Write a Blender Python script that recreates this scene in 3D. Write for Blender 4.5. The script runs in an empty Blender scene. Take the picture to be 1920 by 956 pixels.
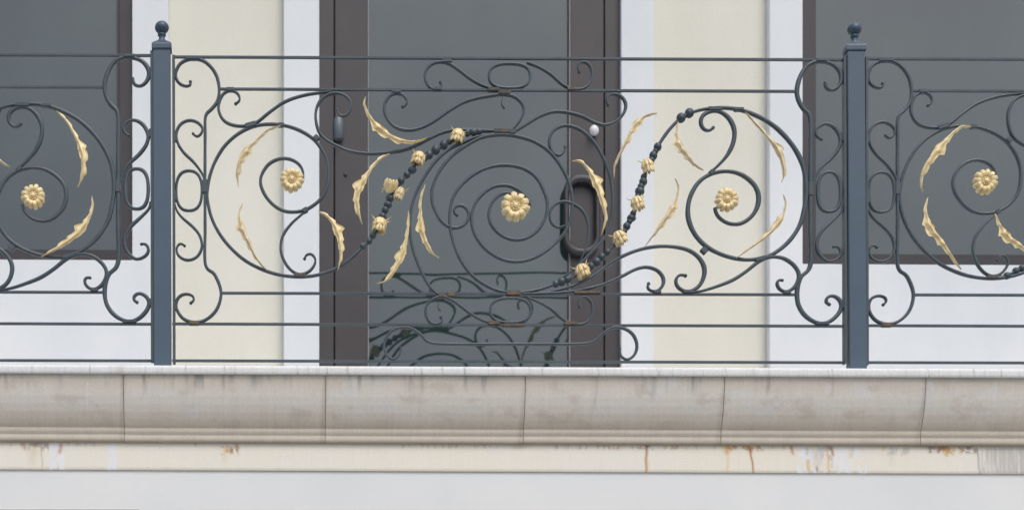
import bpy, math, random
import numpy as np
from mathutils import Vector

random.seed(7)
scene = bpy.context.scene
col = scene.collection

# ------------------------------------------------------------------ measuring
# The railing stands in the plane depth 0, the house front about one metre behind it.
S = 560.0                 # photograph pixels per metre in the railing plane
C = 6.0                   # camera distance to the railing plane
F = S * C
X0, Y0 = 463.0, 1740.0    # where the level view axis meets the picture plane
EYE = 1.6

def P(x, y, d=0.0):
    k = (C + d) / F
    return Vector(((x - X0) * k, d, EYE + (Y0 - y) * k))

# ------------------------------------------------------------------ materials
def new_mat(name):
    m = bpy.data.materials.new(name)
    m.use_nodes = True
    return m, m.node_tree.nodes, m.node_tree.links, m.node_tree.nodes['Principled BSDF']

def simple(name, base, var, rough, metal=0.0, scale=20.0, bump=0.15, bscale=200.0, ior=1.5, stretch=(1, 1, 1), dist=0.002, rvar=0.1):
    """base and var are the two colours a noise mixes"""
    m, N, L, b = new_mat(name)
    tc = N.new('ShaderNodeTexCoord')
    mp = N.new('ShaderNodeMapping'); mp.inputs['Scale'].default_value = stretch
    L.new(tc.outputs['Object'], mp.inputs['Vector'])
    n1 = N.new('ShaderNodeTexNoise'); n1.inputs['Scale'].default_value = scale
    n1.inputs['Detail'].default_value = 6; n1.inputs['Roughness'].default_value = 0.6
    L.new(mp.outputs[0], n1.inputs['Vector'])
    r = N.new('ShaderNodeValToRGB')
    r.color_ramp.elements[0].position = 0.35; r.color_ramp.elements[1].position = 0.68
    r.color_ramp.elements[0].color = (*base, 1); r.color_ramp.elements[1].color = (*var, 1)
    L.new(n1.outputs['Fac'], r.inputs['Fac'])
    L.new(r.outputs['Color'], b.inputs['Base Color'])
    n2 = N.new('ShaderNodeTexNoise'); n2.inputs['Scale'].default_value = bscale; n2.inputs['Detail'].default_value = 4
    L.new(tc.outputs['Object'], n2.inputs['Vector'])
    bp = N.new('ShaderNodeBump'); bp.inputs['Strength'].default_value = bump; bp.inputs['Distance'].default_value = dist
    L.new(n2.outputs['Fac'], bp.inputs['Height']); L.new(bp.outputs[0], b.inputs['Normal'])
    mr = N.new('ShaderNodeMapRange')
    mr.inputs['To Min'].default_value = max(0.02, rough - rvar); mr.inputs['To Max'].default_value = rough + rvar
    L.new(n1.outputs['Fac'], mr.inputs['Value']); L.new(mr.outputs[0], b.inputs['Roughness'])
    b.inputs['Metallic'].default_value = metal
    b.inputs['IOR'].default_value = ior
    return m

def vcol(name, rough, bump, bscale, fine=0.06):
    """albedo read from the mesh's own stain map, with a fine grain on top"""
    m, N, L, b = new_mat(name)
    a = N.new('ShaderNodeAttribute'); a.attribute_name = 'albedo'
    tc = N.new('ShaderNodeTexCoord')
    n = N.new('ShaderNodeTexNoise'); n.inputs['Scale'].default_value = 160; n.inputs['Detail'].default_value = 5
    L.new(tc.outputs['Object'], n.inputs['Vector'])
    mr = N.new('ShaderNodeMapRange'); mr.inputs['To Min'].default_value = 1 - fine * 2; mr.inputs['To Max'].default_value = 1 + fine * 2
    L.new(n.outputs['Fac'], mr.inputs['Value'])
    v = N.new('ShaderNodeVectorMath'); v.operation = 'SCALE'
    L.new(a.outputs['Color'], v.inputs[0]); L.new(mr.outputs[0], v.inputs['Scale'])
    L.new(v.outputs[0], b.inputs['Base Color'])
    b.inputs['Roughness'].default_value = rough
    n2 = N.new('ShaderNodeTexNoise'); n2.inputs['Scale'].default_value = bscale; n2.inputs['Detail'].default_value = 6
    L.new(tc.outputs['Object'], n2.inputs['Vector'])
    bp = N.new('ShaderNodeBump'); bp.inputs['Strength'].default_value = bump; bp.inputs['Distance'].default_value = 0.003
    L.new(n2.outputs['Fac'], bp.inputs['Height']); L.new(bp.outputs[0], b.inputs['Normal'])
    return m

def iron_mat():
    m, N, L, b = new_mat('painted_iron')
    tc = N.new('ShaderNodeTexCoord')
    n1 = N.new('ShaderNodeTexNoise'); n1.inputs['Scale'].default_value = 9; n1.inputs['Detail'].default_value = 8
    n1.inputs['Roughness'].default_value = 0.7
    L.new(tc.outputs['Object'], n1.inputs['Vector'])
    r = N.new('ShaderNodeValToRGB')
    r.color_ramp.elements[0].position = 0.3; r.color_ramp.elements[1].position = 0.62
    r.color_ramp.elements[0].color = (0.034, 0.050, 0.064, 1); r.color_ramp.elements[1].color = (0.056, 0.080, 0.096, 1)  # slate tones lifted, so a thin veil of haze is painted into the colour
    L.new(n1.outputs['Fac'], r.inputs['Fac'])
    n3 = N.new('ShaderNodeTexNoise'); n3.inputs['Scale'].default_value = 14; n3.inputs['Detail'].default_value = 6
    n3.inputs['Roughness'].default_value = 0.75
    L.new(tc.outputs['Object'], n3.inputs['Vector'])
    rr = N.new('ShaderNodeValToRGB')
    rr.color_ramp.elements[0].position = 0.70; rr.color_ramp.elements[1].position = 0.80
    L.new(n3.outputs['Fac'], rr.inputs['Fac'])
    mx = N.new('ShaderNodeMix'); mx.data_type = 'RGBA'
    L.new(rr.outputs['Color'], mx.inputs[0]); L.new(r.outputs['Color'], mx.inputs[6])
    mx.inputs[7].default_value = (0.16, 0.10, 0.06, 1)
    L.new(mx.outputs[2], b.inputs['Base Color'])
    b.inputs['Roughness'].default_value = 0.42
    n2 = N.new('ShaderNodeTexNoise'); n2.inputs['Scale'].default_value = 75; n2.inputs['Detail'].default_value = 3
    L.new(tc.outputs['Object'], n2.inputs['Vector'])
    bp = N.new('ShaderNodeBump'); bp.inputs['Strength'].default_value = 0.35; bp.inputs['Distance'].default_value = 0.002
    L.new(n2.outputs['Fac'], bp.inputs['Height']); L.new(bp.outputs[0], b.inputs['Normal'])
    return m

def glass_mat():
    m, N, L, b = new_mat('dark_reflective_glass')
    b.inputs['Roughness'].default_value = 0.022
    b.inputs['IOR'].default_value = 1.94
    tc = N.new('ShaderNodeTexCoord')
    n2 = N.new('ShaderNodeTexNoise'); n2.inputs['Scale'].default_value = 5; n2.inputs['Detail'].default_value = 1
    L.new(tc.outputs['Object'], n2.inputs['Vector'])
    bp = N.new('ShaderNodeBump'); bp.inputs['Strength'].default_value = 0.16; bp.inputs['Distance'].default_value = 0.004
    L.new(n2.outputs['Fac'], bp.inputs['Height']); L.new(bp.outputs[0], b.inputs['Normal'])
    # uneven teal tint painted in for faint reflections and the dim room behind
    n3 = N.new('ShaderNodeTexNoise'); n3.inputs['Scale'].default_value = 1.3; n3.inputs['Detail'].default_value = 4
    L.new(tc.outputs['Object'], n3.inputs['Vector'])
    r = N.new('ShaderNodeValToRGB')
    r.color_ramp.elements[0].position = 0.35; r.color_ramp.elements[1].position = 0.65
    r.color_ramp.elements[0].color = (0.014, 0.026, 0.028, 1); r.color_ramp.elements[1].color = (0.036, 0.058, 0.054, 1)
    L.new(n3.outputs['Fac'], r.inputs['Fac']); L.new(r.outputs['Color'], b.inputs['Base Color'])
    return m

M = {
 'iron': iron_mat(),
 'post': simple('blue_grey_post_paint', (0.052, 0.085, 0.125), (0.062, 0.098, 0.145), 0.42, scale=6, bump=0.2, bscale=60),
 'rust': simple('rusty_iron', (0.040, 0.055, 0.062), (0.17, 0.115, 0.075), 0.7, scale=35, bump=0.5, bscale=150),
 'gold': simple('gilded_paint', (0.88, 0.74, 0.44), (0.72, 0.55, 0.27), 0.5, metal=0.10, scale=45, bump=0.5, bscale=110),
 'gold_pale': simple('faded_gilding', (0.80, 0.68, 0.45), (0.66, 0.52, 0.30), 0.55, metal=0.05, scale=45, bump=0.5, bscale=110),
 'white': simple('white_painted_render', (0.70, 0.735, 0.765), (0.775, 0.80, 0.82), 0.85, scale=2.6, stretch=(1, 1, 0.45), bump=0.5, bscale=240, dist=0.0015),
 'lower': simple('off_white_painted_render', (0.72, 0.74, 0.745), (0.78, 0.79, 0.79), 0.85, scale=2.0, bump=0.35, bscale=240, dist=0.0015),
 'cream': simple('cream_stucco', (0.715, 0.70, 0.615), (0.765, 0.75, 0.67), 0.9, scale=3.0, bump=0.6, bscale=260, stretch=(1, 1, 0.4), dist=0.002),
 'brown': simple('dark_brown_frame_paint', (0.047, 0.040, 0.044), (0.054, 0.047, 0.050), 0.38, scale=5, bump=0.05, bscale=300),
 'brown_dark': simple('dark_window_frame_paint', (0.034, 0.029, 0.034), (0.042, 0.036, 0.041), 0.4, scale=5, bump=0.05, bscale=300),
 'bead_strip': simple('pale_glazing_strip', (0.20, 0.20, 0.20), (0.24, 0.23, 0.23), 0.5, scale=20),
 'black': simple('black_gap', (0.006, 0.006, 0.007), (0.008, 0.008, 0.009), 0.8),
 'handle': simple('dark_handle_metal', (0.034, 0.035, 0.038), (0.044, 0.044, 0.048), 0.5, scale=20, bump=0.05),
 'steel': simple('grey_hinge_metal', (0.10, 0.13, 0.15), (0.14, 0.17, 0.19), 0.4, scale=40),
 'knob': simple('white_enamel', (0.75, 0.76, 0.78), (0.65, 0.66, 0.68), 0.25, scale=60),
 'glass': glass_mat(),
 'stone': vcol('weathered_cornice_stone', 0.88, 0.12, 170, 0.07),
 'fascia': vcol('stained_cream_fascia', 0.85, 0.25, 160, 0.03),
 'mortar': simple('joint_mortar', (0.36, 0.30, 0.24), (0.22, 0.18, 0.15), 0.95, scale=30),
 'asphalt': simple('street_asphalt', (0.10, 0.10, 0.10), (0.14, 0.138, 0.135), 0.9, scale=30),
 'paving': simple('pale_paving', (0.34, 0.33, 0.31), (0.40, 0.385, 0.36), 0.9, scale=12),
 'lintel': simple('grey_brown_moulding', (0.34, 0.31, 0.28), (0.28, 0.25, 0.22), 0.9, scale=20),
}

# ------------------------------------------------------------------ objects
def tag(o, label=None, cat=None, group=None, kind=None):
    if label: o['label'] = label
    if cat: o['category'] = cat
    if group: o['group'] = group
    if kind: o['kind'] = kind
    return o

def empty(name, loc, label=None, cat=None, group=None):
    o = bpy.data.objects.new(name, None)
    o.empty_display_size = 0.1
    col.objects.link(o); o.location = loc
    return tag(o, label, cat, group)

class MB:
    def __init__(s):
        s.v = []; s.f = []; s.c = None
    def add(s, vs, fs):
        b = len(s.v)
        s.v += [Vector(p) for p in vs]
        s.f += [tuple(i + b for i in f) for f in fs]
    def hexa(s, p):      # 8 corners: front bl br tr tl, back bl br tr tl
        s.add(p, [(0, 1, 2, 3), (5, 4, 7, 6), (4, 0, 3, 7), (1, 5, 6, 2), (3, 2, 6, 7), (4, 5, 1, 0)])
    def box(s, x0, x1, z0, z1, d0, d1):
        s.hexa([(x0, d0, z0), (x1, d0, z0), (x1, d0, z1), (x0, d0, z1), (x0, d1, z0), (x1, d1, z0), (x1, d1, z1), (x0, d1, z1)])
    def pbox(s, xa, xb, yt, yb, d0, d1, sl=0.0):
        """a box given by photograph measures at its front depth; sl = fall of the horizontal edges"""
        q = []
        for d in (d0, d1):
            for (x, y) in ((xa, yb), (xb, yb), (xb, yt), (xa, yt)):
                p = P(x, y + sl * (x - 960), d0); q.append((p.x, d, p.z))
        s.hexa(q)
    def sphere(s, c, r, sx=1, sy=1, sz=1, n=10, k=7, R=None):
        vs = []; fs = []
        for i in range(k + 1):
            a = math.pi * i / k
            for j in range(n):
                b = 2 * math.pi * j / n
                p = Vector((r * sx * math.sin(a) * math.cos(b), r * sy * math.sin(a) * math.sin(b), r * sz * math.cos(a)))
                if R is not None: p = R @ p
                vs.append(Vector(c) + p)
        for i in range(k):
            for j in range(n):
                fs.append((i * n + j, (i + 1) * n + j, (i + 1) * n + (j + 1) % n, i * n + (j + 1) % n))
        s.add(vs, fs)
    def lathe(s, c, prof, n=28):
        vs = []; fs = []
        for (r, z) in prof:
            for j in range(n):
                b = 2 * math.pi * j / n
                vs.append((c[0] + r * math.cos(b), c[1] + r * math.sin(b), c[2] + z))
        for i in range(len(prof) - 1):
            for j in range(n):
                fs.append((i * n + j, i * n + (j + 1) % n, (i + 1) * n + (j + 1) % n, (i + 1) * n + j))
        s.add(vs, fs)
        s.f.append(tuple(len(s.v) - n + j for j in range(n)))
        s.f.append(tuple(len(s.v) - n * len(prof) + j for j in reversed(range(n))))
    def build(s, name, mat, parent=None, smooth=False, bevel=0.0, cols=None, world=None):
        # world: location of the root (mesh data are kept relative to it)
        off = Vector((0, 0, 0)) if world is None else Vector(world)
        me = bpy.data.meshes.new(name)
        me.from_pydata([v - off for v in s.v], [], s.f)
        me.update()
        import bmesh
        bm = bmesh.new(); bm.from_mesh(me)
        bmesh.ops.recalc_face_normals(bm, faces=bm.faces)
        if bevel:
            bmesh.ops.bevel(bm, geom=[e for e in bm.edges if len(e.link_faces) == 2 and e.calc_face_angle(0) > 0.6],
                            offset=bevel, segments=2, affect='EDGES', clamp_overlap=True)
        bm.to_mesh(me); bm.free()
        if smooth:
            for p in me.polygons: p.use_smooth = True
            try: me.set_sharp_from_angle(angle=math.radians(50))
            except Exception: pass
        if cols is not None:
            at = me.color_attributes.new('albedo', 'FLOAT_COLOR', 'POINT')
            buf = np.ones((len(me.vertices), 4), dtype=np.float32); buf[:, :3] = cols
            at.data.foreach_set('color', buf.ravel())
        me.materials.append(mat)
        o = bpy.data.objects.new(name, me); col.objects.link(o)
        if parent is not None: o.parent = parent
        return o

# ------------------------------------------------------------------ curves
def spline(pts, step=2.5, smooth=3):
    pts = [Vector((p[0], p[1])) for p in pts]
    out = []
    q = [pts[0] * 2 - pts[1]] + pts + [pts[-1] * 2 - pts[-2]]
    for i in range(1, len(q) - 2):
        a, b, c, d = q[i - 1], q[i], q[i + 1], q[i + 2]
        n = max(2, int((c - b).length / step))
        for k in range(n):
            t = k / n
            out.append(0.5 * ((2 * b) + (c - a) * t + (2 * a - 5 * b + 4 * c - d) * t * t + (3 * b - a - 3 * c + d) * t ** 3))
    out.append(q[-2])
    for _ in range(smooth):
        out = [out[0]] + [(out[i - 1] + out[i] * 2 + out[i + 1]) / 4 for i in range(1, len(out) - 1)] + [out[-1]]
    return out

def ribbon(mb, pts, w=6.0, dep=0.014, ends=(0.6, 0.6), balls=(0, 0), d0=0.0, closed=False, smooth=4, dfun=None):
    """a hammered flat bar swept along a line; w in photograph pixels, dep in metres"""
    sp = spline(pts, 2.6, smooth)
    if closed: sp = sp[:-1]
    n = len(sp); L = []
    acc = 0
    for i in range(n):
        L.append(acc)
        if i < n - 1: acc += (sp[i + 1] - sp[i]).length
    tot = max(acc, 1)
    vs = []; fs = []
    ph = random.random() * 10
    for i in range(n):
        if closed: t = sp[(i + 1) % n] - sp[i - 1]
        else: t = sp[min(i + 1, n - 1)] - sp[max(i - 1, 0)]
        t.normalize()
        nx, ny = -t.y, t.x
        ww = w
        if not closed:
            ta = min(1, L[i] / 55.0); tb = min(1, (tot - L[i]) / 55.0)
            ww *= (ends[0] + (1 - ends[0]) * ta) * (ends[1] + (1 - ends[1]) * tb)
        ww *= (1 + 0.05 * math.sin(L[i] * 0.11 + ph)) * (0.80 + (0.08 + 0.40 * min(1, max(0, (sp[i].x - 1150) / 150))) * abs(t.y))
        h = ww / 2 / S; dd = dep / 2; c = min(h, dd) * 0.45
        dz = d0 + (dfun(L[i] / tot) if dfun else 0)
        base = P(sp[i].x, sp[i].y, 0)
        for (a, b) in ((h, dd - c), (h - c, dd), (-h + c, dd), (-h, dd - c), (-h, -dd + c), (-h + c, -dd), (h - c, -dd), (h, -dd + c)):
            vs.append((base.x + nx * a, dz + b, base.z - ny * a))
    m = n if closed else n - 1
    for i in range(m):
        for j in range(8):
            i2 = (i + 1) % n
            fs.append((i * 8 + j, i * 8 + (j + 1) % 8, i2 * 8 + (j + 1) % 8, i2 * 8 + j))
    if not closed:
        fs.append(tuple(range(8))[::-1]); fs.append(tuple((n - 1) * 8 + j for j in range(8)))
    mb.add(vs, fs)
    for k, idx in ((0, 0), (1, n - 1)):
        if balls[k] and not closed:
            p = P(sp[idx].x, sp[idx].y, 0); mb.sphere((p.x, d0, p.z), balls[k] / S, 1, 1.3, 1)

def oval_pts(cx, cy, rx, ry, pw=2.6, n=26):
    r = []
    for i in range(n + 1):
        a = 2 * math.pi * i / n
        c, s = math.cos(a), math.sin(a)
        r.append((cx + rx * math.copysign(abs(c) ** (2 / pw), c), cy + ry * math.copysign(abs(s) ** (2 / pw), s)))
    return r

def leaf_mesh(pts, wide=0.55, wmax=9.0, side=1, nlobe=7, d0=-0.010, seed=0):
    """slender acanthus leaf; wide = where the broad lobe sits, side = which side is frilled"""
    rnd = random.Random(seed)
    sp = spline(pts, 1.6, 6); n = len(sp)
    mb = MB(); K = 9
    ph = rnd.random()
    front = []; back = []
    for i in range(n):
        t = i / (n - 1)
        tg = sp[min(i + 1, n - 1)] - sp[max(i - 1, 0)]; tg.normalize()
        nx, ny = -tg.y, tg.x
        env = 0.24 + 0.20 * math.sin(math.pi * t) + 0.80 * math.exp(-((t - wide) / 0.10) ** 2) + 0.32 * math.exp(-((t - wide - 0.22) / 0.09) ** 2)
        env *= min(1, (t + 0.015) / 0.10) ** 0.7 * min(1, (1.015 - t) / 0.14) ** 0.8
        saw = ((t * nlobe + ph) % 1.0)
        frill = 0.62 + 0.66 * saw if saw < 0.8 else 0.62 + 0.528 * (1 - saw) / 0.2
        saw2 = ((t * nlobe * 1.3 + ph * 2) % 1.0)
        frill2 = 0.8 + 0.25 * saw2
        wa = wmax * env * frill * (1.0); wb = wmax * env * 0.55 * frill2
        if side < 0: wa, wb = wb, wa
        p = P(sp[i].x, sp[i].y, 0)
        arch = -0.016 * math.sin(math.pi * t) ** 0.8 + 0.002 * math.sin(7 * t + ph * 6)
        for k in range(K):
            u = -1 + 2 * k / (K - 1)
            w = (wa if u > 0 else wb) * u / S
            ridge = 0.0030 * math.cos(u * math.pi * 1.6) * env + 0.0009 * env * math.sin((t * nlobe + abs(u) * 0.9 + ph) * 2 * math.pi)
            d = d0 + arch - ridge + 0.004 * u * u
            front.append((p.x + nx * w, d - 0.0014, p.z - ny * w))
            back.append((p.x + nx * w * 0.96, d + 0.0022, p.z - ny * w * 0.96))
    fs = []
    N2 = n * K
    for i in range(n - 1):
        for k in range(K - 1):
            a = i * K + k
            fs.append((a, a + 1, a + K + 1, a + K)); fs.append((N2 + a, N2 + a + K, N2 + a + K + 1, N2 + a + 1))
        a = i * K; fs.append((a, a + K, N2 + a + K, N2 + a))
        a = i * K + K - 1; fs.append((a + K, a, N2 + a, N2 + a + K))
    for k in range(K - 1):
        fs.append((k + 1, k, N2 + k, N2 + k + 1)); a = (n - 1) * K + k; fs.append((a, a + 1, N2 + a + 1, N2 + a))
    mb.add(front + back, fs)
    return mb

def rosette_mesh(cx, cy, R, petals, rot, d0=-0.012):
    mb = MB(); nr, na = 14, petals * 12
    c = P(cx, cy, 0); R = R / S
    def ring(back):
        vs = []
        for i in range(nr + 1):
            u = i / nr
            for j in range(na):
                th = 2 * math.pi * j / na
                q = abs(math.cos(petals * (th + rot) / 2))          # 1 mid petal, 0 between petals
                rr = R * u * (1 if u < 0.55 else 1 - (u - 0.55) / 0.45 * 0.14 * (1 - q) ** 2 * 1.6)
                rr *= 1 + 0.03 * math.sin(3 * th + rot * 5) + 0.02 * math.sin(7 * th + rot * 11)
                if u < 0.42: h = 0.30 - 0.16 * math.exp(-((u - 0.34) / 0.06) ** 2)
                else:
                    s = (u - 0.42) / 0.58
                    h = (0.34 + 0.16 * math.sin(math.pi * min(1, s * 1.1)) - 0.22 * s ** 3)
                    h -= 0.15 * (1 - q) ** 4 * min(1, s * 3) ; h += 0.05 * math.cos(petals * 3 * (th + rot)) * s * q
                d = d0 + 0.010 if back else d0 - R * h * 0.62
                vs.append((c.x + rr * math.cos(th), d, c.z + rr * math.sin(th)))
        return vs
    vs = ring(False) + ring(True); fs = []; T = (nr + 1) * na
    for i in range(nr):
        for j in range(na):
            a, b = i * na + j, i * na + (j + 1) % na
            fs.append((a, b, b + na, a + na)); fs.append((T + a, T + a + na, T + b + na, T + b))
    for j in range(na):
        a, b = nr * na + j, nr * na + (j + 1) % na
        fs.append((a, b, T + b, T + a))
    mb.add(vs, fs)
    return mb

def boss_mesh(cx, cy, R, d0):
    mb = MB(); c = P(cx, cy, 0); r = R * 0.20 / S
    mb.sphere((c.x, d0 - R / S * 0.22, c.z), r, 1, 0.9, 1, 14, 9)
    for k in range(9):
        a = 2 * math.pi * k / 9
        mb.sphere((c.x + r * 1.35 * math.cos(a), d0 - R / S * 0.20, c.z + r * 1.35 * math.sin(a)), r * 0.42, n=6, k=5)
    return mb

def bud_mesh(cx, cy, dx, dy, L=28.0, W=12.0, seed=0, back_leaf=True):
    """half-open gilded flower: overlapping finger petals round a core, opening along (dx, dy)"""
    rnd = random.Random(seed)
    mb = MB(); c = P(cx, cy, 0)
    a = Vector((dx, 0, -dy)).normalized(); up = Vector((0, -1, 0)); sd = a.cross(up).normalized()
    c = Vector((c.x, -0.010, c.z))
    l = L / S; w = W / S
    def lobes(n, r0, r1, start, ln, pw, tw):
        for k in range(n):
            ang = 2 * math.pi * (k + tw) / n
            rad = math.cos(ang) * sd + math.sin(ang) * up
            vs = []; fs = []; m = 9; q = 7
            ll = ln * (0.92 + 0.16 * rnd.random())
            for i in range(m):
                t = i / (m - 1)
                r = r0 + (r1 - r0) * math.sin(t * math.pi * 0.5) ** 0.8
                ctr = c + a * (start + ll * t) + rad * r
                hw = pw * (0.5 + 0.55 * t) * (1 if t < 0.8 else math.sqrt(max(0.03, 1 - ((t - 0.8) / 0.2) ** 2)))
                tang = a.cross(rad).normalized()
                for j in range(q):
                    b = 2 * math.pi * j / q
                    vs.append(ctr + tang * hw * math.cos(b) + rad * hw * 0.55 * math.sin(b))
            for i in range(m - 1):
                for j in range(q):
                    fs.append((i * q + j, i * q + (j + 1) % q, (i + 1) * q + (j + 1) % q, (i + 1) * q + j))
            fs.append(tuple(range(q))[::-1]); fs.append(tuple((m - 1) * q + j for j in range(q)))
            mb.add(vs, fs)
    lobes(10, w * 0.45, w * 0.88, -l * 0.42, l * 0.86, w * 0.27, 0.0)
    lobes(8, w * 0.45, w * 0.98, -l * 0.46, l * 0.55, w * 0.27, 0.5)
    R = a.to_track_quat('Z', 'Y').to_matrix()
    mb.sphere(c - a * l * 0.10, w * 0.74, 1, 1, 1.25, 12, 8, R)
    if back_leaf:   # thin spiky leaves that stick out of the calyx
        for k in range(3):
            s = (-1, 1, -1)[k]; ln = l * (0.75 + 0.25 * k * 0.5)
            o = c - a * l * 0.30 + sd * s * w * 0.5
            tip = o + (sd * s * (0.75 + 0.2 * k) - a * (0.25 + 0.5 * k)).normalized() * ln * 0.62 + up * -0.004
            t = (tip - o); sid = t.cross(up).normalized() * w * 0.07
            mid = o + t * 0.5 + a * w * 0.18
            mb.add([o - sid, o + sid, mid + sid * 1.4, mid - sid * 1.4, tip, o + up * 0.002, mid + up * 0.003],
                   [(0, 5, 6, 3), (5, 1, 2, 6), (3, 6, 4), (6, 2, 4), (1, 0, 3, 2), (2, 3, 4)])
    return mb

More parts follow.
